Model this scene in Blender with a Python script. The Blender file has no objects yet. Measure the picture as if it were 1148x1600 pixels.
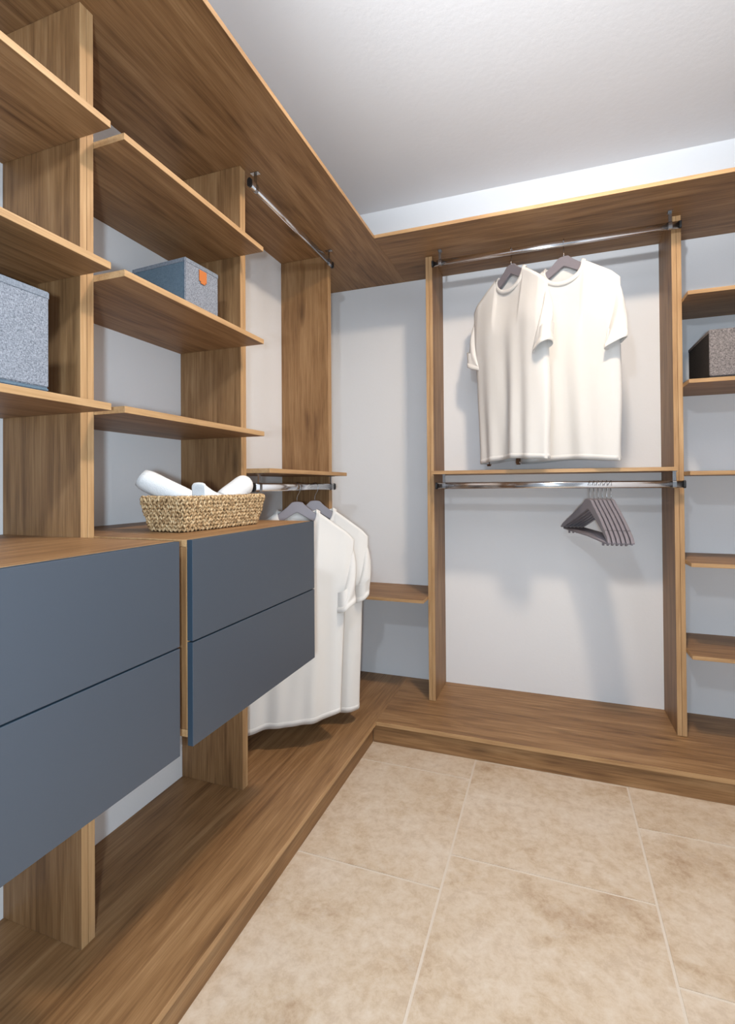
import bpy, bmesh, math, random
from mathutils import Vector, Matrix, noise

random.seed(7)
scene = bpy.context.scene
COL = scene.collection

# ------------------------------------------------------------------ camera
def look_basis(yaw, pitch, roll):
    y, p, r = map(math.radians, (yaw, pitch, roll))
    f = Vector((-math.sin(y) * math.cos(p), math.cos(y) * math.cos(p), math.sin(p)))
    rt = Vector((math.cos(y), math.sin(y), 0))
    up = rt.cross(f)
    return rt * math.cos(r) + up * math.sin(r), -rt * math.sin(r) + up * math.cos(r), f

cam_d = bpy.data.cameras.new('camera')
cam = bpy.data.objects.new('camera', cam_d)
COL.objects.link(cam)
R_, U_, F_ = look_basis(20.0449, 0.5098, -0.4129)
M_ = Matrix((R_, U_, -F_)).transposed().to_4x4()
M_.translation = Vector((1.2571, -2.6479, 1.137))
cam.matrix_world = M_
cam_d.sensor_fit = 'VERTICAL'
cam_d.sensor_height = 36.0
cam_d.lens = 784.5255 / 1600 * 36.0
cam_d.shift_y = -48.011 / 1600
cam_d.clip_start = 0.02
scene.camera = cam

# ------------------------------------------------------------------ light
world = bpy.data.worlds.new('world')
scene.world = world
world.use_nodes = True
bg = world.node_tree.nodes['Background']
bg.inputs[0].default_value = (0.86, 0.92, 1.0, 1)
bg.inputs[1].default_value = 0.22

def area(name, loc, target, size, power, color, shape='DISK'):
    d = bpy.data.lights.new(name, 'AREA')
    d.shape = shape
    d.size = size
    d.energy = power
    d.color = color
    o = bpy.data.objects.new(name, d)
    COL.objects.link(o)
    o.location = loc
    o.rotation_euler = (Vector(target) - Vector(loc)).to_track_quat('-Z', 'Y').to_euler()
    return o

LAMP = Vector((1.45, -1.30, 2.64))
area('ceiling_lamp_light', (1.45, -1.30, 2.605), (1.45, -1.30, 0), 0.17, 16, (1.0, 0.81, 0.62))
def point(name, loc, power, color, rad):
    d = bpy.data.lights.new(name, 'POINT')
    d.energy = power
    d.color = color
    d.shadow_soft_size = rad
    o = bpy.data.objects.new(name, d)
    COL.objects.link(o)
    o.location = loc
    return o
point('camera_flash_light', (1.30, -2.86, 1.12), 40, (0.68, 0.85, 1.0), 0.035)
point('studio_flash_light', (1.02, -2.90, 2.12), 23, (0.76, 0.88, 1.0), 0.05)
# added fill spot at the studio flash position, brightens the white ceiling
fb = bpy.data.lights.new('added_ceiling_fill', 'SPOT')
fb.energy = 185
fb.color = (0.90, 0.95, 1.0)
fb.spot_size = math.radians(66)
fb.spot_blend = 1.0
fb.shadow_soft_size = 0.06
fbo = bpy.data.objects.new('added_ceiling_fill', fb)
COL.objects.link(fbo)
fbo.location = (1.02, -2.90, 2.12)
fbo.rotation_euler = (Vector((1.25, -1.50, 2.85)) - fbo.location).to_track_quat('-Z', 'Y').to_euler()

scene.view_settings.view_transform = 'Standard'
scene.view_settings.look = 'None'
scene.view_settings.gamma = 1.0
scene.view_settings.use_curve_mapping = False
scene.view_settings.exposure = 0.70

# ------------------------------------------------------------------ materials
def lin(r, g, b):
    f = lambda c: ((c / 255 + 0.055) / 1.055) ** 2.4 if c > 10 else c / 255 / 12.92
    return (f(r), f(g), f(b), 1)

def new_mat(name):
    m = bpy.data.materials.new(name)
    m.use_nodes = True
    nt = m.node_tree
    return m, nt, nt.nodes['Principled BSDF'], nt.links

def ramp(nt, stops):
    n = nt.nodes.new('ShaderNodeValToRGB')
    els = n.color_ramp.elements
    while len(els) < len(stops):
        els.new(0.5)
    for e, (p, c) in zip(els, stops):
        e.position = p
        e.color = c
    return n

def noise_node(nt, vec, scale, detail=4, rough=0.55, dist=0.0):
    n = nt.nodes.new('ShaderNodeTexNoise')
    n.inputs['Scale'].default_value = scale
    n.inputs['Detail'].default_value = detail
    n.inputs['Roughness'].default_value = rough
    n.inputs['Distortion'].default_value = dist
    if vec is not None:
        nt.links.new(vec, n.inputs['Vector'])
    return n

def scale_vec(nt, vec, s):
    n = nt.nodes.new('ShaderNodeVectorMath')
    n.operation = 'MULTIPLY'
    nt.links.new(vec, n.inputs[0])
    n.inputs[1].default_value = s
    return n.outputs[0]

def mixc(nt, fac, a, b, mode='MIX'):
    n = nt.nodes.new('ShaderNodeMix')
    n.data_type = 'RGBA'
    n.blend_type = mode
    for sock, v in ((n.inputs['Factor'], fac), (n.inputs[6], a), (n.inputs[7], b)):
        if hasattr(v, 'default_value') or hasattr(v, 'is_output'):
            nt.links.new(v, sock)
        else:
            sock.default_value = v
    return n.outputs[2]

def bump(nt, bsdf, h, strength, dist=0.002):
    b = nt.nodes.new('ShaderNodeBump')
    b.inputs['Strength'].default_value = strength
    b.inputs['Distance'].default_value = dist
    nt.links.new(h, b.inputs['Height'])
    nt.links.new(b.outputs[0], bsdf.inputs['Normal'])

def wood_mat(name, dark, mid, light, knots=True, rough=0.5, contrast=1.0):
    m, nt, bs, L = new_mat(name)
    at = nt.nodes.new('ShaderNodeAttribute')
    at.attribute_name = 'grain'
    g = at.outputs['Vector']
    # broad cathedral figure, slow along the board
    a = noise_node(nt, scale_vec(nt, g, (1.1, 7.5, 7.5)), 1.9, 3, 0.55, 0.9)
    b = noise_node(nt, scale_vec(nt, g, (2.2, 42, 42)), 1.6, 4, 0.62, 0.35)
    c = noise_node(nt, scale_vec(nt, g, (6.0, 260, 260)), 1.0, 4, 0.65)
    s1 = nt.nodes.new('ShaderNodeMath'); s1.operation = 'MULTIPLY_ADD'
    L.new(b.outputs[0], s1.inputs[0]); s1.inputs[1].default_value = 0.38; 
    s2 = nt.nodes.new('ShaderNodeMath'); s2.operation = 'MULTIPLY'
    L.new(a.outputs[0], s2.inputs[0]); s2.inputs[1].default_value = 0.42
    L.new(s2.outputs[0], s1.inputs[2])
    s3 = nt.nodes.new('ShaderNodeMath'); s3.operation = 'MULTIPLY_ADD'
    L.new(c.outputs[0], s3.inputs[0]); s3.inputs[1].default_value = 0.35
    L.new(s1.outputs[0], s3.inputs[2])
    r = ramp(nt, [(0.575 - 0.15 * contrast, dark), (0.575, mid), (0.575 + 0.15 * contrast, light)])
    L.new(s3.outputs[0], r.inputs[0])
    col = r.outputs[0]
    if knots:
        v = nt.nodes.new('ShaderNodeTexVoronoi')
        v.inputs['Scale'].default_value = 1.0
        L.new(scale_vec(nt, g, (1.9, 9.0, 9.0)), v.inputs['Vector'])
        kr = ramp(nt, [(0.02, (1, 1, 1, 1)), (0.16, (0, 0, 0, 1))])
        L.new(v.outputs['Distance'], kr.inputs[0])
        kn = noise_node(nt, scale_vec(nt, g, (9, 90, 90)), 1.0, 3, 0.6)
        km = nt.nodes.new('ShaderNodeMath'); km.operation = 'MULTIPLY'
        L.new(kr.outputs[0], km.inputs[0]); L.new(kn.outputs[0], km.inputs[1])
        km2 = nt.nodes.new('ShaderNodeMath'); km2.operation = 'MULTIPLY'; km2.use_clamp = True
        L.new(km.outputs[0], km2.inputs[0]); km2.inputs[1].default_value = 1.3
        dk = tuple(x * 0.55 for x in dark[:3]) + (1,)
        col = mixc(nt, km2.outputs[0], col, dk)
    L.new(col, bs.inputs['Base Color'])
    bs.inputs['Roughness'].default_value = rough
    bs.inputs['Specular IOR Level'].default_value = 0.35
    bump(nt, bs, s3.outputs[0], 0.12, 0.001)
    return m

WOOD = wood_mat('oak_laminate', lin(96, 66, 41), lin(141, 105, 69), lin(170, 134, 95), contrast=1.2)
EDGE = wood_mat('oak_edge_band', lin(150, 113, 76), lin(178, 141, 99), lin(198, 163, 121), knots=False, contrast=1.2)

def plain(name, color, rough=0.6, metal=0.0, spec=0.5):
    m, nt, bs, L = new_mat(name)
    bs.inputs['Base Color'].default_value = color
    bs.inputs['Roughness'].default_value = rough
    bs.inputs['Metallic'].default_value = metal
    bs.inputs['Specular IOR Level'].default_value = spec
    return m

def stucco(name, color, strength, scale):
    m, nt, bs, L = new_mat(name)
    tc = nt.nodes.new('ShaderNodeTexCoord')
    n = noise_node(nt, tc.outputs['Object'], scale, 5, 0.6)
    n2 = noise_node(nt, tc.outputs['Object'], 2.2, 3, 0.5)
    c2 = tuple(x * 0.965 for x in color[:3]) + (1,)
    L.new(mixc(nt, n2.outputs[0], color, c2), bs.inputs['Base Color'])
    bs.inputs['Roughness'].default_value = 0.85
    bs.inputs['Specular IOR Level'].default_value = 0.2
    bump(nt, bs, n.outputs[0], strength, 0.004)
    return m

WALL = stucco('white_painted_wall', lin(234, 234, 235), 0.10, 90)
CEIL = stucco('white_stucco_ceiling', lin(234, 233, 234), 0.18, 45)

def painted_mat(name, color, rough):
    m, nt, bs, L = new_mat(name)
    tc = nt.nodes.new('ShaderNodeTexCoord')
    n = noise_node(nt, tc.outputs['Object'], 700, 2, 0.5)
    bs.inputs['Base Color'].default_value = color
    bs.inputs['Roughness'].default_value = rough
    bs.inputs['Specular IOR Level'].default_value = 0.4
    bump(nt, bs, n.outputs[0], 0.05, 0.0005)
    return m

SLATE = painted_mat('matt_slate_blue_lacquer', lin(69, 75, 84), 0.42)
SLATE_EDGE = painted_mat('blue_front_edge', lin(48, 64, 78), 0.5)
HANGER = painted_mat('grey_painted_wood', lin(128, 122, 128), 0.38)
CHROME = plain('chrome', (0.80, 0.80, 0.82, 1), 0.16, 1.0)
HOOKM = plain('dark_nickel', (0.42, 0.42, 0.43, 1), 0.25, 1.0)
DARKCAP = plain('black_plastic', (0.012, 0.012, 0.013, 1), 0.45)
LEATHER = plain('tan_leather', lin(186, 106, 48), 0.55)
CLIPM = plain('bronze_clip_metal', lin(120, 92, 70), 0.35, 0.6)
LAMPW = plain('white_lamp_plastic', lin(235, 235, 235), 0.4)

def tile_mat():
    m, nt, bs, L = new_mat('beige_travertine_tile')
    tc = nt.nodes.new('ShaderNodeTexCoord')
    oi = nt.nodes.new('ShaderNodeObjectInfo')
    add = nt.nodes.new('ShaderNodeVectorMath'); add.operation = 'ADD'
    sc = nt.nodes.new('ShaderNodeVectorMath'); sc.operation = 'SCALE'
    sc.inputs[0].default_value = (37, 19, 11)
    L.new(oi.outputs['Random'], sc.inputs['Scale'])
    L.new(tc.outputs['Object'], add.inputs[0]); L.new(sc.outputs[0], add.inputs[1])
    v = add.outputs[0]
    a = noise_node(nt, v, 5.2, 8, 0.66, 0.3)
    b = noise_node(nt, v, 30, 8, 0.72, 0.25)
    r = ramp(nt, [(0.32, lin(167, 141, 114)), (0.45, lin(196, 176, 152)), (0.58, lin(203, 186, 166)), (0.75, lin(210, 196, 180))])
    L.new(a.outputs[0], r.inputs[0])
    rb = ramp(nt, [(0.38, lin(160, 131, 103)), (0.50, lin(196, 175, 152)), (0.66, lin(216, 205, 192))])
    L.new(b.outputs[0], rb.inputs[0])
    L.new(mixc(nt, 0.34, r.outputs[0], rb.outputs[0]), bs.inputs['Base Color'])
    bs.inputs['Roughness'].default_value = 0.42
    bs.inputs['Specular IOR Level'].default_value = 0.4
    bump(nt, bs, b.outputs[0], 0.10, 0.001)
    return m

TILE = tile_mat()
GROUT = stucco('pale_grout', lin(208, 195, 180), 0.2, 120)

def fabric_mat(name, c1, c2, scale=1.0):
    m, nt, bs, L = new_mat(name)
    tc = nt.nodes.new('ShaderNodeTexCoord')
    o = tc.outputs['Object']
    a = noise_node(nt, scale_vec(nt, o, (420, 420, 140)), 1.0 * scale, 3, 0.7)
    b = noise_node(nt, scale_vec(nt, o, (150, 150, 420)), 1.0 * scale, 3, 0.7)
    mx = nt.nodes.new('ShaderNodeMath'); mx.operation = 'ADD'
    L.new(a.outputs[0], mx.inputs[0]); L.new(b.outputs[0], mx.inputs[1])
    hf = nt.nodes.new('ShaderNodeMath'); hf.operation = 'MULTIPLY'; hf.inputs[1].default_value = 0.5
    L.new(mx.outputs[0], hf.inputs[0])
    r = ramp(nt, [(0.40, c1), (0.62, c2)])
    L.new(hf.outputs[0], r.inputs[0])
    L.new(r.outputs[0], bs.inputs['Base Color'])
    bs.inputs['Roughness'].default_value = 0.95
    bs.inputs['Specular IOR Level'].default_value = 0.1
    bump(nt, bs, hf.outputs[0], 0.5, 0.0012)
    return m

FELT = fabric_mat('grey_melange_fabric', lin(94, 98, 107), lin(160, 164, 172), 1.5)
FELT_SIDE = fabric_mat('slate_plain_fabric', lin(88, 104, 116), lin(104, 120, 132))
FELT_BAND = fabric_mat('grey_binding_fabric', lin(108, 114, 123), lin(138, 143, 151))
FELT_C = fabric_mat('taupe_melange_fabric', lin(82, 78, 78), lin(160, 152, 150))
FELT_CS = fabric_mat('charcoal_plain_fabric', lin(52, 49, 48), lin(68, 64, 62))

def cloth_mat(name, color, fuzz):
    m, nt, bs, L = new_mat(name)
    tc = nt.nodes.new('ShaderNodeTexCoord')
    n = noise_node(nt, tc.outputs['Object'], 900 if not fuzz else 420, 3, 0.6)
    bs.inputs['Base Color'].default_value = color
    bs.inputs['Roughness'].default_value = 0.95
    bs.inputs['Specular IOR Level'].default_value = 0.08
    bs.inputs['Sheen Weight'].default_value = 0.15
    bump(nt, bs, n.outputs[0], 0.15 if not fuzz else 0.7, 0.0008 if not fuzz else 0.002)
    return m

TEE = cloth_mat('white_cotton_jersey', lin(221, 218, 214), False)
TERRY = cloth_mat('white_terry', lin(226, 226, 226), True)

def seagrass():
    m, nt, bs, L = new_mat('seagrass')
    tc = nt.nodes.new('ShaderNodeTexCoord')
    n = noise_node(nt, tc.outputs['Object'], 130, 4, 0.65)
    r = ramp(nt, [(0.34, lin(112, 82, 50)), (0.48, lin(174, 141, 99)), (0.64, lin(214, 188, 148))])
    L.new(n.outputs[0], r.inputs[0])
    L.new(r.outputs[0], bs.inputs['Base Color'])
    bs.inputs['Roughness'].default_value = 0.7
    return m

GRASS = seagrass()

# ------------------------------------------------------------------ helpers
def link(o, parent=None):
    COL.objects.link(o)
    if parent is not None:
        o.parent = parent
    return o

def tag(o, label, cat=None, group=None, kind=None):
    if label: o['label'] = label
    if cat: o['category'] = cat
    if group: o['group'] = group
    if kind: o['kind'] = kind
    return o

def empty(name, loc, label, cat, group=None):
    o = bpy.data.objects.new(name, None)
    o.location = loc
    o.empty_display_size = 0.05
    COL.objects.link(o)
    return tag(o, label, cat, group)

def mesh_obj(name, bm, mats, parent=None, smooth=False):
    me = bpy.data.meshes.new(name)
    bm.normal_update()
    bm.to_mesh(me)
    bm.free()
    for m in (mats if isinstance(mats, (list, tuple)) else [mats]):
        me.materials.append(m)
    if smooth:
        for p in me.polygons:
            p.use_smooth = True
    o = bpy.data.objects.new(name, me)
    return link(o, parent)

GRAIN_N = [0]
def board(name, lo, hi, grain, parent=None, bevel=0.0012, mats=None, band=True):
    """wooden panel between two corners (world), grain along axis 0/1/2; narrow faces get edge banding"""
    off = Vector(parent.location) if parent is not None else Vector((0, 0, 0))
    p_ = parent.parent if parent is not None else None
    while p_ is not None:
        off += Vector(p_.location); p_ = p_.parent
    lo, hi = Vector(lo), Vector(hi)
    c = (lo + hi) / 2
    s = hi - lo
    bm = bmesh.new()
    bmesh.ops.create_cube(bm, size=1)
    bmesh.ops.scale(bm, vec=s, verts=bm.verts)
    if bevel:
        bmesh.ops.bevel(bm, geom=list(bm.edges), offset=min(bevel, min(s) * 0.3), segments=2, affect='EDGES', profile=0.6)
    th = min(range(3), key=lambda i: s[i])
    mats = mats or [WOOD, EDGE]
    if band and len(mats) > 1:
        for f in bm.faces:
            n = f.normal
            if abs(n[th]) < 0.75:
                f.material_index = 1
    across = [i for i in range(3) if i not in (grain,)]
    lay = bm.verts.layers.float_vector.new('grain')
    GRAIN_N[0] += 1
    o = Vector((GRAIN_N[0] * 3.71 % 17, GRAIN_N[0] * 1.93 % 11, GRAIN_N[0] * 0.77 % 7))
    for v in bm.verts:
        v[lay] = Vector((v.co[grain], v.co[across[0]], v.co[across[1]])) + o
    ob = mesh_obj(name, bm, mats, parent)
    ob.location = c - off
    return ob

def prism(bm, pts, y0, y1, bev=0.0):
    """extrude an XZ polygon along Y"""
    a = [bm.verts.new((p[0], y0, p[1])) for p in pts]
    b = [bm.verts.new((p[0], y1, p[1])) for p in pts]
    fs = [bm.faces.new(a), bm.faces.new(list(reversed(b)))]
    n = len(pts)
    for i in range(n):
        fs.append(bm.faces.new((a[i], b[i], b[(i + 1) % n], a[(i + 1) % n])))
    return fs

def tube(bm, path, rad, seg=10, caps=True):
    """round tube along a list of points; rad number or list"""
    path = [Vector(p) for p in path]
    n = len(path)
    rads = rad if isinstance(rad, (list, tuple)) else [rad] * n
    t0 = (path[1] - path[0]).normalized()
    ref = Vector((0, 0, 1)) if abs(t0.z) < 0.9 else Vector((1, 0, 0))
    u = t0.cross(ref).normalized()
    rings = []
    for i in range(n):
        t = (path[min(i + 1, n - 1)] - path[max(i - 1, 0)]).normalized()
        u = (u - t * u.dot(t)).normalized()
        w = t.cross(u)
        rings.append([bm.verts.new(path[i] + (u * math.cos(k * 2 * math.pi / seg) + w * math.sin(k * 2 * math.pi / seg)) * rads[i]) for k in range(seg)])
    for i in range(n - 1):
        for k in range(seg):
            f = bm.faces.new((rings[i][k], rings[i][(k + 1) % seg], rings[i + 1][(k + 1) % seg], rings[i + 1][k]))
            f.smooth = True
    if caps:
        bm.faces.new(list(reversed(rings[0])))
        bm.faces.new(rings[-1])
    bmesh.ops.recalc_face_normals(bm, faces=bm.faces)

# ------------------------------------------------------------------ dimensions
ZT, ZP, ZC = 2.25, 0.096, 2.67
DP, EP = 0.521, 0.546
DT, ET = 0.5206, 0.5205
DU, DS = 0.256, 0.349
TS = 0.0158
Y0A, Y0B = -2.430, -2.394
Y1A, Y1B = -1.8014, -1.7653
Y2A, Y2B = -1.1720, -1.1400
Y3A, Y3B = -0.4438, -0.4080
X1A, X1B = 0.6935, 0.7266
X2A, X2B = 1.7378, 1.7735
XR = 2.90
YF = -3.05
E_ = 0.0006

# ------------------------------------------------------------------ room shell
def slab(name, lo, hi, mat):
    bm = bmesh.new()
    bmesh.ops.create_cube(bm, size=1)
    bmesh.ops.scale(bm, vec=Vector(hi) - Vector(lo), verts=bm.verts)
    o = mesh_obj(name, bm, mat)
    o.location = (Vector(lo) + Vector(hi)) / 2
    o['kind'] = 'structure'
    return o

slab('wall_left', (-0.12, YF, -0.05), (0, 0.12, ZC), WALL)
slab('wall_back', (0, 0, -0.05), (XR, 0.12, ZC), WALL)
slab('wall_right', (XR, YF, -0.05), (XR + 0.12, 0.12, ZC), WALL)
slab('ceiling', (-0.12, YF, ZC), (XR + 0.12, 0.12, ZC + 0.1), CEIL)
floor = slab('floor', (0, YF, -0.06), (XR, 0, -0.0016), GROUT)
# floor tiles, laid in offset columns
TP = 0.5605
cols = [(-0.166, -0.40), (0.3945, -0.683), (0.955, -0.541), (1.5155, -0.776), (2.076, -0.60), (2.6365, -0.45)]
G = 0.0017
for cx, y0 in cols:
    y = y0 + TP * 2
    while y > YF:
        xa, xb = max(cx + G, 0.002), min(cx + TP - G, XR - 0.002)
        ya, yb = max(y - TP + G, YF + 0.002), min(y - G, -0.002)
        y -= TP
        if xb - xa < 0.02 or yb - ya < 0.02 or yb < YF:
            continue
        bm = bmesh.new()
        bmesh.ops.create_cube(bm, size=1)
        bmesh.ops.scale(bm, vec=(xb - xa, yb - ya, 0.010), verts=bm.verts)
        bmesh.ops.bevel(bm, geom=[e for e in bm.edges if min(v.co.z for v in e.verts) > 0], offset=0.0018, segments=2, affect='EDGES')
        t = mesh_obj('tile', bm, TILE, floor)
        t.location = Vector(((xa + xb) / 2, (ya + yb) / 2, -0.005)) - floor.location

# ------------------------------------------------------------------ base platforms
pl = empty('base_platform', (DP / 2, -1.3, 0), 'long oak base platform under the drawer units along the left wall', 'platform')
board('top_board', (E_, YF + 0.02, ZP - 0.018), (DP, -E_, ZP), 1, pl)
board('plinth_board', (DP - 0.034, YF + 0.02, 0.0004), (DP - 0.016, -EP + 0.008, ZP - 0.0185), 1, pl, mats=[WOOD])
pb = empty('base_platform', (1.7, -EP / 2, 0), 'oak base platform below the empty hangers along the back wall', 'platform')
board('top_board', (DP + E_, -EP, ZP - 0.018), (XR - E_, -E_, ZP), 0, pb)
board('plinth_board', (DP - 0.0155, -EP + 0.010, 0.0004), (XR - E_, -EP + 0.028, ZP - 0.0185), 0, pb, mats=[WOOD])

# ------------------------------------------------------------------ overhead panels
o = board('overhead_panel', (E_, YF + 0.02, ZT), (DT, -E_, ZT + TS), 1)
tag(o, 'wide oak overhead panel running above the fabric boxes and drawer units', 'panel')
o = board('overhead_panel', (DT + E_, -ET, ZT), (XR - E_, -E_, ZT + TS), 0)
tag(o, 'oak overhead panel above the two shirts on the long rod', 'panel')

# ------------------------------------------------------------------ shelving modules
def side_panel(parent, axis, a, b, depth, z0=ZP, z1=ZT):
    if axis == 'y':
        return board('side_panel', (E_, a, z0 + E_), (depth, b, z1 - E_), 2, parent)
    return board('side_panel', (a, -depth, z0 + E_), (b, -E_, z1 - E_), 2, parent)

def left_shelf(parent, ya, yb, z):
    return board('shelf', (E_, ya + E_, z), (DS, yb - E_, z + TS), 1, parent)

def back_shelf(parent, xa, xb, z, depth=DS):
    return board('shelf', (xa + E_, -depth, z), (xb - E_, -E_, z + TS), 0, parent)

LZ = (1.9334, 1.6192, 1.3071)
mid = lambda a, b: (a + b) / 2
m0 = empty('shelf_module', (DU / 2, mid(Y0B, Y1A), ZP), 'oak open shelves with the big grey fabric box on the lowest one', 'shelving')
side_panel(m0, 'y', Y0B - 0.018, Y0B, DU)
side_panel(m0, 'y', Y1A, mid(Y1A, Y1B) - E_ / 2, DU)
for z in LZ: left_shelf(m0, Y0B, Y1A, z)
m1 = empty('shelf_module', (DU / 2, mid(Y1B, Y2A), ZP), 'oak open shelves above the woven basket, holding the box with leather tab', 'shelving')
side_panel(m1, 'y', mid(Y1A, Y1B) + E_ / 2, Y1B, DU)
side_panel(m1, 'y', Y2A, mid(Y2A, Y2B) - E_ / 2, DU)
for z in LZ: left_shelf(m1, Y1B, Y2A, z)
m2 = empty('hanging_module', (DU / 2, mid(Y2B, Y3A), ZP), 'oak hanging section with shirts below its single shelf, beside the drawers', 'shelving')
side_panel(m2, 'y', mid(Y2A, Y2B) + E_ / 2, Y2B, DU)
side_panel(m2, 'y', Y3A, mid(Y3A, Y3B) - E_ / 2, DU)
left_shelf(m2, Y2B, Y3A, 1.184)
mc = empty('corner_module', (0.35, -0.2, ZP), 'corner section with one low oak shelf between two upright panels', 'shelving')
side_panel(mc, 'y', mid(Y3A, Y3B) + E_ / 2, Y3B, DU)
side_panel(mc, 'x', X1A, mid(X1A, X1B) - E_ / 2, DU)
back_shelf(mc, 0, X1A, 0.583)
mb = empty('hanging_module', (mid(X1B, X2A), -0.13, ZP), 'oak hanging section with one middle shelf between the two shirts and empty hangers', 'shelving')
side_panel(mb, 'x', mid(X1A, X1B) + E_ / 2, X1B, DU)
side_panel(mb, 'x', X2A, mid(X2A, X2B) - E_ / 2, DU)
back_shelf(mb, X1B, X2A, 1.1885, 0.325)
mr = empty('shelf_module', (mid(X2B, XR), -0.13, ZP), 'oak open shelves holding the taupe fabric box, five boards high', 'shelving')
side_panel(mr, 'x', mid(X2A, X2B) + E_ / 2, X2B, DU)
side_panel(mr, 'x', XR - 0.019, XR - E_, DU)
for z in (1.885, 1.534, 1.170, 0.807, 0.443): back_shelf(mr, X2B, XR - 0.019, z)

# ------------------------------------------------------------------ drawer units
ZD, ZJ, ZB, DD, FT = 1.0245, 0.8047, 0.5815, 0.5333, 0.0142
def drawer_unit(ya, yb, label, ztop=ZD):
    u = empty('drawer_unit', (DD / 2, mid(ya, yb), ZB + 0.018), label, 'drawers')
    ya, yb = ya + E_, yb - E_
    xf = DD - FT - E_
    board('top_board', (E_, ya, ztop - 0.016), (xf, yb, ztop), 1, u)
    board('side_panel', (E_, ya, ZB + 0.0345), (xf, ya + 0.016, ztop - 0.0165), 2, u)
    board('side_panel', (E_, yb - 0.016, ZB + 0.0345), (xf, yb, ztop - 0.0165), 2, u)
    board('bottom_board', (E_, ya, ZB + 0.018), (xf, yb, ZB + 0.034), 1, u)
    for za, zb in ((ZB, ZJ - 0.0016), (ZJ + 0.0016, ztop - 0.0004)):
        d = board('drawer_front', (xf + E_, ya + 0.001, za), (DD, yb - 0.001, zb), 1, u, mats=[SLATE, SLATE_EDGE])
        # drawer box behind the front
        board('drawer_box', (0.03, ya + 0.020, max(za, ZB + 0.036) + 0.004), (xf - E_, yb - 0.020, zb - 0.035), 1, d, mats=[WOOD])
    return u
drawer_unit(Y0B, Y1A, 'slate blue two-drawer unit standing below the big grey fabric box')
drawer_unit(Y1B, Y2A, 'slate blue two-drawer unit with the woven basket on top', ZD - 0.001)

# ------------------------------------------------------------------ rods
def oval(a, b, n=20):
    """stadium section half sizes a (horizontal) x b (vertical)"""
    pts = []
    for i in range(n):
        t = 2 * math.pi * i / n
        x, z = math.cos(t) * a, math.sin(t) * a
        z += (b - a) if math.sin(t) > 1e-9 else (-(b - a) if math.sin(t) < -1e-9 else 0)
        pts.append((x, z))
    return pts

def rod(axis, fixed, z, a, b, ztop, label):
    loc = (fixed, (a + b) / 2, z) if axis == 'y' else ((a + b) / 2, fixed, z)
    r = empty('closet_rod', loc, label, 'rod')
    h = (b - a) / 2
    rot = 0 if axis == 'y' else math.pi / 2
    bm = bmesh.new(); prism(bm, oval(0.0075, 0.0148), -h + 0.004, h - 0.004)
    for f in bm.faces: f.smooth = len(f.verts) == 4
    bmesh.ops.recalc_face_normals(bm, faces=bm.faces)
    t = mesh_obj('tube', bm, CHROME, r); t.rotation_euler.z = rot
    for s in (-1, 1):
        bm = bmesh.new(); prism(bm, oval(0.0085, 0.0158), s * h - 0.004, s * h + 0.004)
        bmesh.ops.recalc_face_normals(bm, faces=bm.faces)
        c = mesh_obj('end_cap', bm, DARKCAP, r); c.rotation_euler.z = rot
        yb = s * (h - 0.036)
        bm = bmesh.new()
        prism(bm, oval(0.0092, 0.0166), yb - 0.007, yb + 0.007)
        H = ztop - z
        for (x0, x1, y0, y1, z0, z1) in ((-0.0025, 0.0025, yb - 0.006, yb + 0.006, 0.0150, H - 0.001), (-0.016, 0.016, yb - 0.009, yb + 0.009, H - 0.0026, H - 0.0004)):
            prism(bm, [(x0, z0), (x1, z0), (x1, z1), (x0, z1)], y0, y1)
        bmesh.ops.recalc_face_normals(bm, faces=bm.faces)
        k = mesh_obj('bracket', bm, HOOKM, r); k.rotation_euler.z = rot
    return r
RZ, RZM = 2.192, 1.134
rod('y', 0.283, 2.196, -1.152, -0.452, ZT, 'empty chrome rod under the overhead panel, above the single shelf')
rod('y', 0.283, RZM, -1.138, -0.446, 1.184, 'chrome rod carrying two shirts beside the drawers')
rod('x', -0.298, RZ, 0.738, 1.762, ZT, 'chrome rod carrying two shirts under the back overhead panel')
rod('x', -0.298, RZM, 0.748, 1.766, 1.1885, 'chrome rod carrying the cluster of empty hangers')

# ------------------------------------------------------------------ hangers
def hanger_top(x):
    a = abs(x)
    s = max(0.0, a - 0.022)
    z = -0.060 - 0.68 * s - 0.22 * s * s
    if a < 0.044:
        z -= 0.006 * (a / 0.044) ** 2
    else:
        z -= 0.006
    return z

def hanger_bot(x):
    a = abs(x)
    return min(hanger_top(x) - 0.019, -0.104 - 0.56 * max(0, a - 0.004))

HL = 0.212
def hanger_body_bm():
    n = 36
    bm = bmesh.new()
    rows = []
    for i in range(n + 1):
        x = -HL + 2 * HL * i / n
        a = abs(x) / HL
        zt, zb = hanger_top(x), hanger_bot(x)
        if a > 0.93:
            k = (a - 0.93) / 0.07
            zm = (zt + zb) / 2
            zt, zb = zt + (zm - zt) * k * k * 0.75, zb + (zm - zb) * k * k * 0.75
        yc = -0.022 * a * a          # wooden hangers bow slightly
        th = 0.0065
        b = 0.0022
        ring = [(x, yc - th, zb + b), (x, yc - th, zt - b), (x, yc - th + b, zt), (x, yc + th - b, zt),
                (x, yc + th, zt - b), (x, yc + th, zb + b), (x, yc + th - b, zb), (x, yc - th + b, zb)]
        rows.append([bm.verts.new(p) for p in ring])
    for i in range(n):
        for k in range(8):
            bm.faces.new((rows[i][k], rows[i + 1][k], rows[i + 1][(k + 1) % 8], rows[i][(k + 1) % 8]))
    bm.faces.new(rows[0]); bm.faces.new(list(reversed(rows[-1])))
    bmesh.ops.recalc_face_normals(bm, faces=bm.faces)
    for f in bm.faces: f.smooth = False
    return bm

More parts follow.
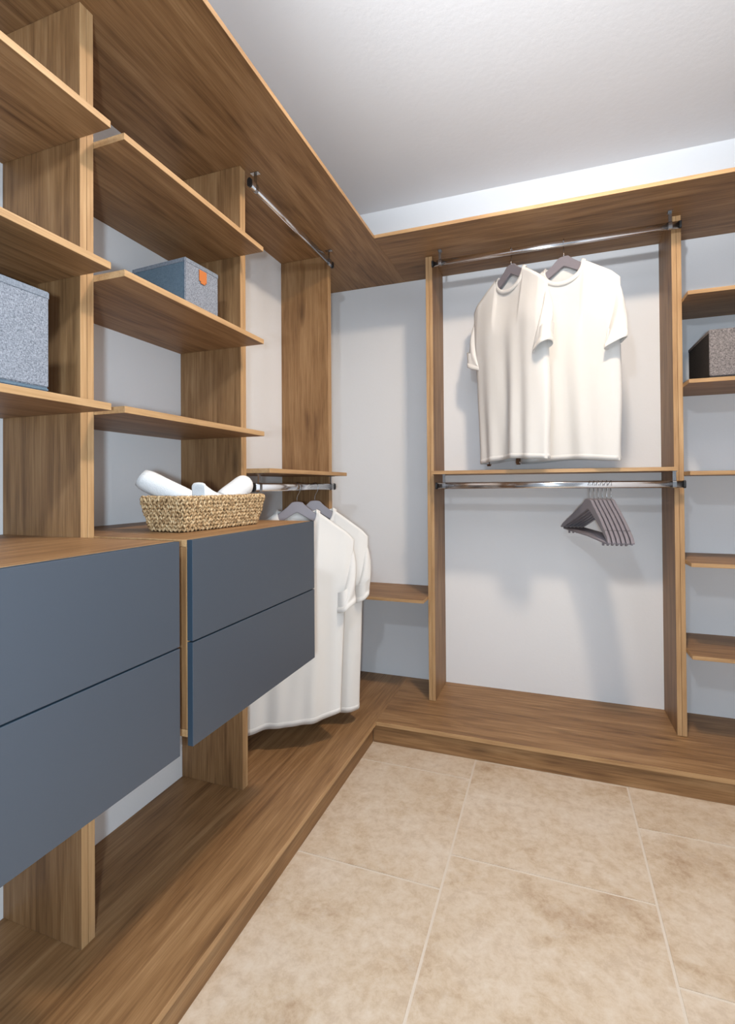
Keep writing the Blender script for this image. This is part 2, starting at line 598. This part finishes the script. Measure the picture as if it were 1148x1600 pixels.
def hook_bm(sgn=1):
    pts = [(0, 0, -0.070), (0, 0, -0.046), (0.002 * sgn, 0, -0.036), (0.010 * sgn, 0, -0.024), (0.0165 * sgn, 0, -0.010)]
    for i in range(0, 13):
        t = math.radians(-5 + i * 16.5)
        pts.append((0.0170 * math.cos(t) * sgn, 0, 0.0172 * math.sin(t)))
    bm = bmesh.new()
    tube(bm, pts, 0.0016, 8)
    return bm

def make_hanger(loc, ang, rod_axis, label, group, bar=False, sgn=1, tilt=0.0, sx=1.0, cat='hanger'):
    """ang: direction of the hanger body in plan, degrees"""
    h = empty('clothes_hanger', loc, label, cat, group)
    a = math.radians(ang)
    body = mesh_obj('body', hanger_body_bm(), HANGER, h); body.rotation_euler = (0, math.radians(tilt), a); body.scale.x = sx
    hk = mesh_obj('hook', hook_bm(sgn), HOOKM, h)
    hk.rotation_euler.z = 0.0 if rod_axis == 'y' else math.pi / 2
    if bar:
        bm = bmesh.new()
        zb = hanger_bot(0.195) - 0.006
        tube(bm, [(-0.196, -0.0175, zb), (0, -0.004, zb), (0.196, -0.0175, zb)], 0.0055, 10)
        b = mesh_obj('trouser_bar', bm, HANGER, h); b.rotation_euler = (0, math.radians(tilt), a)
        for s in (-1, 1):
            bm = bmesh.new()
            tube(bm, [(s * 0.150, -0.0145, zb - 0.004), (s * 0.150, -0.0145, zb - 0.016)], 0.0045, 8)
            p = mesh_obj('peg', bm, HANGER, h); p.rotation_euler = (0, math.radians(tilt), a)
            bm = bmesh.new()
            x = s * 0.168
            tube(bm, [(x, -0.0205, hanger_top(x) - 0.006), (x, -0.0190, hanger_top(x) + 0.0006), (x, -0.0090, hanger_top(x) + 0.0006), (x, -0.0072, hanger_top(x) - 0.006)], 0.0007, 6)
            p = mesh_obj('notch_band', bm, DARKCAP, h); p.rotation_euler = (0, math.radians(tilt), a)
    return h

# ------------------------------------------------------------------ shirts
def smooth(a, b, t):
    t = max(0.0, min(1.0, (t - a) / (b - a)))
    return t * t * (3 - 2 * t)

WN, WSH = 0.086, 0.232
def sh_top(x):
    return hanger_top(min(abs(x), 0.205)) + 0.007 - max(0, abs(x) - 0.205) * 1.1

def shirt_point(u, v, s, P, out=0.0):
    """u across -1..1, v hem 0..1 shoulder, s=-1 front (local -Y) / +1 back"""
    wt = WSH
    wid = P['wid'] + (wt - P['wid']) * smooth(0.55, 1.0, v) - P['flare'] * smooth(0.45, 0.0, v)
    x = u * wid + P['skew'] * (1 - v)
    xt = u * wt
    if abs(xt) < WN:
        k = math.sqrt(max(0, 1 - (xt / WN) ** 2))
        zt = sh_top(WN) - (0.078 if s < 0 else 0.014) * k ** 0.85 + (0.006 if s > 0 else 0)
    else:
        zt = sh_top(xt)
    zh = P['hem'] + P['hemtilt'] * u + 0.006 * math.sin(3.1 * u + P['ph'])
    z = zh + (zt - zh) * v
    e = max(0.0, 1 - abs(u) ** 2.6)
    d = (0.0125 + 0.028 * smooth(1.0, 0.72, v)) * e ** 0.35 + 0.001
    amp = (0.002 + 0.017 * smooth(0.95, 0.05, v)) * e ** 0.5
    f = 0
    for (k, ph, w) in P['waves'][0 if s < 0 else 1]:
        f += w * math.sin(k * (u + 0.10 * math.sin(2.4 * v + ph)) + ph)
    y = s * (d + out) + amp * f * P['fold']
    # bow of the hanger carries the shoulders
    y += -0.022 * min(1.0, abs(x) / (0.90 * HL)) ** 2 * smooth(0.2, 1.0, v) + P['lean'] * (1 - v)
    return Vector((x, y, z))

def make_shirt(loc, ang, label, group, seed, hem=-0.945, hemtilt=0.0, fold=1.0, skew=0.0, lean=0.0, sleeves=((0, 0), (0, 0)), flare=0.0, wid=0.225):
    rnd = random.Random(seed)
    P = dict(hem=hem, hemtilt=hemtilt, fold=fold, skew=skew, lean=lean, ph=rnd.uniform(0, 6), wid=wid, flare=flare,
             waves=[[(rnd.uniform(4, 6), rnd.uniform(0, 6), 0.55), (rnd.uniform(9, 12), rnd.uniform(0, 6), 0.40), (rnd.uniform(16, 20), rnd.uniform(0, 6), 0.16)] for _ in range(2)])
    P['waves'][1] = [(k, ph, w * 0.6) for k, ph, w in P['waves'][0]]
    root = empty('t_shirt', loc, label, 'shirt', group)
    rz = math.radians(ang)
    NU, NV = 64, 56
    bm = bmesh.new()
    grid = {}
    us = [-1 + 2 * i / NU for i in range(NU + 1)]
    us = [math.copysign(1 - (1 - abs(u)) ** 1.25, u) for u in us]
    for s in (-1, 1):
        for i, u in enumerate(us):
            for j in range(NV + 1):
                if s == 1 and i in (0, NU):
                    grid[s, i, j] = grid[-1, i, j]
                else:
                    grid[s, i, j] = bm.verts.new(shirt_point(u, j / NV, s, P))
        for i in range(NU):
            for j in range(NV):
                q = [grid[s, i, j], grid[s, i + 1, j], grid[s, i + 1, j + 1], grid[s, i, j + 1]]
                bm.faces.new(q if s < 0 else list(reversed(q)))
    # close the shoulder seam, leave the neck open
    for i in range(NU):
        if abs(us[i]) * WSH >= WN - 1e-6 and abs(us[i + 1]) * WSH >= WN - 1e-6:
            q = [grid[-1, i, NV], grid[-1, i + 1, NV], grid[1, i + 1, NV], grid[1, i, NV]]
            q2 = []
            [q2.append(x) for x in q if x not in q2]
            if len(q2) > 2: bm.faces.new(q2)
    b = mesh_obj('body', bm, TEE, root, True)
    b.rotation_euler.z = rz
    # hem band
    bm = bmesh.new()
    rows = []
    nb = 120
    for j, (v, out) in enumerate(((0.0, -0.0006), (-0.001, 0.0012), (0.024, 0.0015), (0.026, 0.0))):
        r = []
        for k in range(nb):
            t = k / nb * 4
            if t < 2: u, s = -1 + t, -1
            else: u, s = 1 - (t - 2), 1
            p = shirt_point(u, v, s, P, out)
            p.x += math.copysign(out, u) * abs(u) ** 8
            r.append(bm.verts.new(p))
        rows.append(r)
    for j in range(3):
        for k in range(nb):
            bm.faces.new((rows[j][k], rows[j][(k + 1) % nb], rows[j + 1][(k + 1) % nb], rows[j + 1][k]))
    bmesh.ops.recalc_face_normals(bm, faces=bm.faces)
    hb = mesh_obj('hem_band', bm, TEE, root, True); hb.rotation_euler.z = rz
    # collar
    bm = bmesh.new()
    ring = []
    nc = 56
    for k in range(nc):
        t = 2 * math.pi * k / nc
        x = WN * math.cos(t)
        s = -1 if math.sin(t) < 0 else 1
        kk = abs(math.sin(t))
        z = sh_top(WN) - (0.078 if s < 0 else 0.014) * kk ** 0.85 + (0.006 if s > 0 else 0)
        y = s * 0.013 * kk ** 0.28 - 0.022 * (x / (0.9 * HL)) ** 2
        ring.append(Vector((x, y - (0.004 * kk if s < 0 else -0.002 * kk), z)))
    cen = Vector((0, 0, sh_top(WN) + 0.055))
    prof = [(0.010, 0.000), (0.010, 0.0022), (-0.001, 0.0028), (-0.009, 0.0020), (-0.010, 0.000), (-0.009, -0.0015), (0.0, -0.0015)]
    rr = []
    for k in range(nc):
        p = ring[k]
        rad = (p - cen); rad.y = 0
        if rad.length < 1e-6: rad = Vector((0, 0, -1))
        rad.normalize()
        t = 2 * math.pi * k / nc
        ny = Vector((0, math.sin(t), 0.5 * abs(math.cos(t)) ** 3)).normalized()
        rr.append([bm.verts.new(p + rad * a + ny * o_) for a, o_ in prof])
    m = len(prof)
    for k in range(nc):
        for j in range(m):
            bm.faces.new((rr[k][j], rr[(k + 1) % nc][j], rr[(k + 1) % nc][(j + 1) % m], rr[k][(j + 1) % m]))
    bmesh.ops.recalc_face_normals(bm, faces=bm.faces)
    c = mesh_obj('collar', bm, TEE, root, True); c.rotation_euler.z = rz
    # sleeves
    for sd, (dx, dy) in zip((-1, 1), sleeves):
        bm = bmesh.new()
        T0 = Vector((0.210, -0.016, sh_top(0.222) + 0.003)); B0 = Vector((0.184, -0.004, sh_top(0.222) - 0.215))
        T1 = Vector((0.264 + dx, -0.026 + dy, -0.455)); B1 = Vector((0.182 + dx, -0.030 + dy, -0.492))
        NR, NS = 16, 36
        rings = []
        for i in range(NR + 1):
            t = i / NR
            te = t * t * (3 - 2 * t)
            T = T0.lerp(T1, t); T.x += 0.020 * math.sin(math.pi * t) ** 0.9 * (1 - 0.5 * t)
            T.z += 0.008 * math.sin(math.pi * t)
            B = B0.lerp(B1, te)
            c0, ax = (T + B) / 2, (T - B) / 2
            dep = 0.013 + 0.020 * smooth(0.0, 0.55, t)
            r = []
            for k in range(NS):
                a = 2 * math.pi * k / NS
                w = 1 + 0.10 * math.sin(3 * a + seed + 2 * t) * t
                p = c0 + ax * math.cos(a)
                p.y += dep * math.sin(a) * w + 0.004 * math.sin(9 * t + 2 * a + seed) * t
                p.x += 0.004 * math.sin(7 * t + a * 2 + seed) * t
                r.append(p)
            rings.append(r)
        # folded cuff: step out then return inside
        cuff = []
        axis = (Vector(rings[-1][0]) + Vector(rings[-1][NS // 2])) / 2 - (Vector(rings[-3][0]) + Vector(rings[-3][NS // 2])) / 2
        axis.normalize()
        cen_ = sum((Vector(p) for p in rings[-1]), Vector()) / NS
        allr = rings
        for (adv, sc_) in ((0.0, 1.015), (0.018, 1.02), (0.019, 0.985), (0.0, 0.96), (-0.06, 0.90)):
            allr.append([cen_ + (p - cen_) * sc_ + axis * adv for p in rings[NR]])
        vr = [[bm.verts.new((p.x * sd, p.y, p.z)) for p in r] for r in allr]
        for i in range(len(vr) - 1):
            for k in range(NS):
                bm.faces.new((vr[i][k], vr[i][(k + 1) % NS], vr[i + 1][(k + 1) % NS], vr[i + 1][k]))
        bmesh.ops.recalc_face_normals(bm, faces=bm.faces)
        sl = mesh_obj('sleeve', bm, TEE, root, True); sl.rotation_euler.z = rz
    return root

# back rod: two shirts
A1, A2 = -43, -21
make_hanger((1.098, -0.298, RZ), A1, 'x', 'grey wooden hanger inside the forward shirt on the back rod', 'hangers with shirts', sx=0.90)
make_shirt((1.098, -0.298, RZ), A1, 'white t-shirt on the back rod overlapping another, nearer the corner', 'white t-shirts', 3, hem=-0.945, hemtilt=0.004, fold=1.1, sleeves=((-0.006, 0.0), (0.0, -0.012)), lean=-0.01, wid=0.215, flare=0.015, skew=0.012)
make_hanger((1.320, -0.298, RZ), A2, 'x', 'grey wooden hanger inside the overlapped shirt on the back rod', 'hangers with shirts', sx=0.90)
make_shirt((1.320, -0.298, RZ), A2, 'white t-shirt on the back rod partly covered by its neighbour', 'white t-shirts', 8, hem=-0.952, fold=0.55, sleeves=((-0.03, 0.055), (-0.006, -0.01)), lean=0.03, flare=0.012)
# left rod: two shirts
make_hanger((0.283, -0.820, RZM), 31, 'y', 'grey wooden hanger in the shirt next to the drawer unit', 'hangers with shirts', sx=0.90)
make_shirt((0.283, -0.820, RZM), 31, 'white t-shirt hanging directly behind the drawer unit', 'white t-shirts', 12, hem=-0.938, hemtilt=0.030, fold=0.8, sleeves=((-0.01, 0.0), (-0.030, -0.01)), lean=-0.03, wid=0.205, flare=0.0, skew=-0.035)
make_hanger((0.283, -0.655, RZM), 26, 'y', 'grey wooden hanger in the shirt next to the corner shelf', 'hangers with shirts', sx=0.90)
make_shirt((0.283, -0.655, RZM), 26, 'white t-shirt hanging beside the low corner shelf', 'white t-shirts', 17, hem=-0.972, fold=0.7, sleeves=((-0.01, 0.0), (-0.024, 0.0)), lean=0.0, wid=0.210, flare=0.005, skew=-0.015)

# clips pinching the hem of the shirt
def clip(loc, ang, label):
    c = empty('hem_clip', loc, label, 'clip', 'clips on the shirt hem')
    for s in (-1, 1):
        bm = bmesh.new()
        prism(bm, [(-0.008, 0.018), (0.008, 0.018), (0.010, -0.002), (0.006, -0.012), (-0.006, -0.012), (-0.010, -0.002)], s * 0.003, s * 0.0055)
        bmesh.ops.recalc_face_normals(bm, faces=bm.faces)
        j = mesh_obj('jaw', bm, CLIPM, c); j.rotation_euler.z = ang
    bm = bmesh.new(); tube(bm, [(-0.010, 0, -0.003), (0.010, 0, -0.003)], 0.0034, 10)
    j = mesh_obj('spring', bm, CHROME, c); j.rotation_euler.z = ang
    return c

for uu, lb in ((-0.88, 'small bronze clip under the outer corner of a shirt hem'), (0.10, 'small bronze clip under the middle of a shirt hem')):
    a = math.radians(A1)
    x = uu * 0.20 + 0.012
    clip((1.098 + x * math.cos(a), -0.298 + x * math.sin(a) + 0.02, RZ - 0.953), a, lb)

# empty hangers on the lower back rod
for i in range(6):
    x = 1.414 + 0.0164 * i
    an = -67
    words = ('first', 'second', 'third', 'fourth', 'fifth', 'last')[i]
    make_hanger((x, -0.298, RZM), an, 'x', 'empty grey wooden hanger with bar, %s of six counted from the corner side' % words, 'empty hangers on the lower rod', bar=True, tilt=4.3)

# ------------------------------------------------------------------ fabric boxes
def fabric_box(loc, ang, w, d, h, label, mats, tab_side='x', group=None):
    """w along local Y (front width), d along local X (depth), front faces +X"""
    main, side, band = mats
    r = empty('storage_box', loc, label, 'storage box', group)
    r.rotation_euler.z = math.radians(ang)
    t = 0.006
    bm = bmesh.new()
    def bx(x0, x1, y0, y1, z0, z1, mi):
        b2 = bmesh.new()
        bmesh.ops.create_cube(b2, size=1)
        bmesh.ops.scale(b2, vec=(x1 - x0, y1 - y0, z1 - z0), verts=b2.verts)
        bmesh.ops.bevel(b2, geom=list(b2.edges), offset=0.0022, segments=2, affect='EDGES')
        bmesh.ops.translate(b2, vec=((x0 + x1) / 2, (y0 + y1) / 2, (z0 + z1) / 2), verts=b2.verts)
        for f in b2.faces: f.material_index = mi
        me = bpy.data.meshes.new('tmp'); b2.to_mesh(me); b2.free()
        bm.from_mesh(me); bpy.data.meshes.remove(me)
    X, Y = d / 2, w / 2
    bx(-X, X, -Y, Y, 0.0004, 0.008, 0)
    o = mesh_obj('base', bm, [side], r); bm = bmesh.new()
    for (a, b_, c, e, nm, mt) in ((X - t, X, -Y, Y, 'front_panel', main), (-X, -X + t, -Y, Y, 'back_panel', main), (-X + t, X - t, -Y, -Y + t, 'side_panel', side), (-X + t, X - t, Y - t, Y, 'side_panel', side)):
        bx(a, b_, c, e, 0.0082, h, 0)
        mesh_obj(nm, bm, [mt], r); bm = bmesh.new()
    # folded binding along the top edge
    bx(X - t - 0.0012, X + 0.0012, -Y - 0.001, Y + 0.001, h - 0.014, h + 0.0012, 0)
    bx(-X - 0.0012, -X + t + 0.0012, -Y - 0.001, Y + 0.001, h - 0.014, h + 0.0012, 0)
    bx(-X + t, X - t, -Y - 0.0012, -Y + t + 0.001, h - 0.014, h + 0.001, 0)
    bx(-X + t, X - t, Y - t - 0.001, Y + 0.0012, h - 0.014, h + 0.001, 0)
    mesh_obj('rim_binding', bm, [band], r)
    # leather pull tab folded over the front rim
    bm = bmesh.new()
    fw = 0.0155
    pts = [(X + 0.0012, h - 0.016), (X + 0.0034, h - 0.016), (X + 0.0036, h - 0.056), (X + 0.0012, h - 0.056)]
    prism(bm, pts, -fw, fw)
    bmesh.ops.bevel(bm, geom=[e for e in bm.edges if abs(e.verts[0].co.x - e.verts[1].co.x) > 0.001 and e.verts[0].co.z < h - 0.03], offset=0.006, segments=4, affect='EDGES')
    bmesh.ops.recalc_face_normals(bm, faces=bm.faces)
    tb = mesh_obj('leather_tab', bm, [LEATHER], r)
    tb['label'] = 'tan leather pull tab'
    return r

zs = LZ[2] + TS
fabric_box((0.345 - 0.13, -1.9455 - 0.15, zs), 0, 0.30, 0.26, 0.193, 'large grey melange fabric box on the lowest shelf beside the upright', (FELT, FELT_SIDE, FELT_BAND))
zs = LZ[1] + TS
fabric_box((0.153, -1.372, zs), -4, 0.142, 0.215, 0.178, 'grey fabric box with tan leather tab above the woven basket', (FELT, FELT_SIDE, FELT_BAND))
zs = 1.534 + TS
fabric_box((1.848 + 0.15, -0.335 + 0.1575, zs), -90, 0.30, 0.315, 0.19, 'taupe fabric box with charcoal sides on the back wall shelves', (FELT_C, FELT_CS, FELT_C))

# ------------------------------------------------------------------ basket
BX, BY, BZ = 0.353, -1.478, ZD - 0.001 + 0.0006
bk = empty('woven_basket', (BX, BY, BZ), 'rectangular woven seagrass basket of rolled towels on the drawer unit', 'basket')
bk.rotation_euler.z = math.radians(-4)
def rrect(hx, hy, r, t):
    """point and tangent on a rounded rectangle, t in 0..1"""
    sx, sy = 2 * (hx - r), 2 * (hy - r)
    arc = math.pi * r / 2
    per = 2 * sx + 2 * sy + 4 * arc
    q = (t % 1.0) * per
    segs = [('l', (hx, -hy + r), (0, 1), sy), ('a', (hx - r, hy - r), 0, arc), ('l', (hx - r, hy), (-1, 0), sx), ('a', (-hx + r, hy - r), 90, arc),
            ('l', (-hx, hy - r), (0, -1), sy), ('a', (-hx + r, -hy + r), 180, arc), ('l', (-hx + r, -hy), (1, 0), sx), ('a', (hx - r, -hy + r), 270, arc)]
    for k, o_, d, ln in segs:
        if q <= ln:
            if k == 'l':
                return Vector((o_[0] + d[0] * q, o_[1] + d[1] * q)), Vector(d)
            a = math.radians(d) + q / r
            return Vector((o_[0] + r * math.cos(a), o_[1] + r * math.sin(a))), Vector((-math.sin(a), math.cos(a)))
        q -= ln
    return Vector((hx, -hy + r)), Vector((0, 1))
HB = 0.084
def half(v):
    k = v ** 0.8
    return 0.060 + 0.018 * k, 0.155 + 0.021 * k, 0.016 + 0.006 * k
# inner shell
bm = bmesh.new()
rows = []
for (v, inset) in ((0.0, 0.05), (0.0, 0.006), (0.25, 0.006), (0.5, 0.006), (0.75, 0.006), (1.0, 0.006), (1.0, 0.011), (0.1, 0.012), (0.06, 0.05)):
    hx, hy, r = half(v)
    rows.append([bm.verts.new((*(rrect(hx - inset, hy - inset, max(0.004, r - inset), k / 64)[0]), 0.002 + v * HB)) for k in range(64)])
for i in range(len(rows) - 1):
    for k in range(64):
        bm.faces.new((rows[i][k], rows[i][(k + 1) % 64], rows[i + 1][(k + 1) % 64], rows[i + 1][k]))
bm.faces.new(rows[0]); bm.faces.new(rows[-1])
bmesh.ops.recalc_face_normals(bm, faces=bm.faces)
BASKET_IN = plain('dark_seagrass_core', lin(128, 98, 64), 0.85)  # liner is a dark brown-tan of its own, behind the strands
mesh_obj('inner_shell', bm, BASKET_IN, bk)
# twisted strands
def stitch(verts, faces, c, d, n, ln, rad):
    """little spindle along d, bulging along n"""
    d = d.normalized(); n = (n - d * n.dot(d)).normalized(); w = d.cross(n)
    base = len(verts)
    prof = [(-1, 0.35), (-0.55, 0.9), (0, 1.05), (0.55, 0.9), (1, 0.35)]
    for (t, rr_) in prof:
        lift = (1 - t * t) * rad * 0.5
        for k in range(6):
            a = k * math.pi / 3
            p = c + d * (t * ln) + n * (lift + math.cos(a) * rad * rr_) + w * (math.sin(a) * rad * rr_)
            verts.append(p)
    for i in range(4):
        for k in range(6):
            faces.append((base + i * 6 + k, base + i * 6 + (k + 1) % 6, base + (i + 1) * 6 + (k + 1) % 6, base + (i + 1) * 6 + k))
    faces.append(tuple(base + k for k in reversed(range(6))))
    faces.append(tuple(base + 24 + k for k in range(6)))
verts, faces = [], []
NROW = 9
rb = random.Random(5)
for r_i in range(NROW):
    v = (r_i + 0.45) / NROW
    hx, hy, rr_ = half(v)
    cnt = 128
    for k in range(cnt):
        t = (k + 0.5 * (r_i % 2)) / cnt
        p, tg = rrect(hx, hy, rr_, t)
        nrm = Vector((tg.y, -tg.x, 0))
        T3 = Vector((tg.x, tg.y, 0))
        sl = 1 if k % 2 else -1
        d = (T3 * 0.55 * sl + Vector((0, 0, 1)) + Vector((rb.uniform(-.22, .22), rb.uniform(-.22, .22), 0)))
        c = Vector((p.x, p.y, 0.003 + v * HB)) - nrm * (0.003 + rb.uniform(-0.0012, 0.0012))
        stitch(verts, faces, c, d, nrm, 0.0078, 0.0030 * rb.uniform(0.8, 1.2))
me = bpy.data.meshes.new('seagrass_strands')
me.from_pydata([tuple(v) for v in verts], [], faces)
me.materials.append(GRASS)
for p in me.polygons: p.use_smooth = True
so = link(bpy.data.objects.new('seagrass_strands', me), bk)
so['kind'] = 'stuff'
verts, faces = [], []
hx, hy, rr_ = half(1.0)
for k in range(150):
    p, tg = rrect(hx - 0.005, hy - 0.005, rr_, k / 150)
    T3 = Vector((tg.x, tg.y, 0)); nrm = Vector((tg.y, -tg.x, 0))
    d = T3 * 1.0 + Vector((0, 0, 0.8 if k % 2 else -0.5)) + nrm * (0.5 if k % 2 else -0.3)
    stitch(verts, faces, Vector((p.x, p.y, HB + 0.002 + rb.uniform(-.0008, .0008))), d, Vector((0, 0, 1)), 0.0066, 0.0034)
me = bpy.data.meshes.new('braided_rim')
me.from_pydata([tuple(v) for v in verts], [], faces)
me.materials.append(GRASS)
for p in me.polygons: p.use_smooth = True
so = link(bpy.data.objects.new('braided_rim', me), bk)
so['kind'] = 'stuff'

# ------------------------------------------------------------------ towels
def towel_roll(a, b, rad, label, seed, turns=3.2, squash=0.92):
    a, b = Vector(a), Vector(b)
    d = (b - a)
    ln = d.length
    rnd = random.Random(seed)
    bm = bmesh.new()
    n = 120
    th = rad * 0.115
    dn = d.to_track_quat('Z', 'X').inverted() @ Vector((0, 0, -1))
    ph0 = math.atan2(dn.y, dn.x) - turns * 2 * math.pi
    out, inn = [], []
    for i in range(n + 1):
        t = i / n
        ang = ph0 + turns * 2 * math.pi * t
        r = rad * (0.10 + 0.86 * t)
        out.append((math.cos(ang) * (r + th), math.sin(ang) * (r + th) * squash))
        inn.append((math.cos(ang) * (r - th), math.sin(ang) * (r - th) * squash))
    NL = 14
    rows_o, rows_i = [], []
    for j in range(NL + 1):
        z = ln * j / NL
        e = min(j, NL - j)
        sh = 1.0 - (0.17 if e == 0 else 0.05 if e == 1 else 0.01 if e == 2 else 0)
        ro, ri = [], []
        for i in range(n + 1):
            w = 1 + 0.035 * noise.noise(Vector((out[i][0] * 40, out[i][1] * 40, z * 22 + seed)))
            zz = z + 0.004 * math.sin(i * 0.16 + seed) * (1 if j > NL / 2 else -1) * (1 if e < 2 else 0)
            ro.append(bm.verts.new((out[i][0] * w * (sh if i > n - n / turns else 1), out[i][1] * w * (sh if i > n - n / turns else 1), zz)))
            ri.append(bm.verts.new((inn[i][0], inn[i][1], zz)))
        rows_o.append(ro); rows_i.append(ri)
    for j in range(NL):
        for i in range(n):
            bm.faces.new((rows_o[j][i], rows_o[j][i + 1], rows_o[j + 1][i + 1], rows_o[j + 1][i]))
            bm.faces.new((rows_i[j][i], rows_i[j + 1][i], rows_i[j + 1][i + 1], rows_i[j][i + 1]))
        for i in (0, n):
            bm.faces.new((rows_o[j][i], rows_o[j + 1][i], rows_i[j + 1][i], rows_i[j][i]))
    for j in (0, NL):
        for i in range(n):
            bm.faces.new((rows_o[j][i], rows_i[j][i], rows_i[j][i + 1], rows_o[j][i + 1]))
    bmesh.ops.recalc_face_normals(bm, faces=bm.faces)
    o = mesh_obj('rolled_towel', bm, TERRY, None, True)
    o.rotation_mode = 'QUATERNION'
    o.rotation_quaternion = d.to_track_quat('Z', 'X')
    o.location = a
    return tag(o, label, 'towel', 'towels in the basket')
towel_roll((0.236, -1.600, 1.164), (0.345, -1.520, 1.092), 0.029, 'white rolled towel sticking out over the short end of the basket', 2)
towel_roll((0.358, -1.298, 1.144), (0.352, -1.405, 1.090), 0.038, 'fat white rolled towel leaning beside the upright panel', 5)
bm = bmesh.new()
prof = [(0.0, -0.03), (-0.003, 0.010), (-0.004, 0.031), (0.006, 0.026), (0.045, 0.006), (0.085, -0.004), (0.095, -0.03)]
rws = []
for k, (x, w) in enumerate(((-0.022, 0.80), (-0.018, 0.97), (0.0, 1.0), (0.016, 0.96), (0.020, 0.78))):
    rws.append([bm.verts.new((x + 0.003 * math.sin(q * 5 + k), q, z * w + (0.002 * math.sin(9 * q * 9 + k)))) for q, z in prof])
for k in range(4):
    for q in range(len(prof) - 1):
        bm.faces.new((rws[k][q], rws[k][q + 1], rws[k + 1][q + 1], rws[k + 1][q]))
    bm.faces.new((rws[k][-1], rws[k][0], rws[k + 1][0], rws[k + 1][-1]))
bm.faces.new(rws[0]); bm.faces.new(list(reversed(rws[-1])))
bmesh.ops.recalc_face_normals(bm, faces=bm.faces)
bmesh.ops.subdivide_edges(bm, edges=bm.edges, cuts=2, use_grid_fill=True, smooth=0.4)
o = mesh_obj('folded_towel', bm, TERRY, None, True)
o.location = (0.388, -1.556, 1.116)
tag(o, 'small folded white towel between the two larger rolls', 'towel', 'towels in the basket')

# ------------------------------------------------------------------ ceiling lamp (above the frame)
lamp = empty('ceiling_lamp', (LAMP.x, LAMP.y, ZC), 'round white flush ceiling lamp in the middle of the room', 'lamp')
bm = bmesh.new()
bmesh.ops.create_cone(bm, cap_ends=True, segments=48, radius1=0.105, radius2=0.115, depth=0.034)
bmesh.ops.bevel(bm, geom=[e for e in bm.edges if len(e.link_faces) == 2 and e.calc_face_angle() > 1], offset=0.004, segments=2, affect='EDGES')
c = mesh_obj('housing', bm, LAMPW, lamp); c.location = (0, 0, -0.0175)
m, nt, bs, L = new_mat('lit_diffuser')
bs.inputs['Base Color'].default_value = (0.9, 0.9, 0.9, 1)
bs.inputs['Emission Color'].default_value = (1.0, 0.82, 0.64, 1)
bs.inputs['Emission Strength'].default_value = 12
bm = bmesh.new()
bmesh.ops.create_cone(bm, cap_ends=True, segments=48, radius1=0.080, radius2=0.092, depth=0.012)
c = mesh_obj('diffuser', bm, m, lamp); c.location = (0, 0, -0.041)
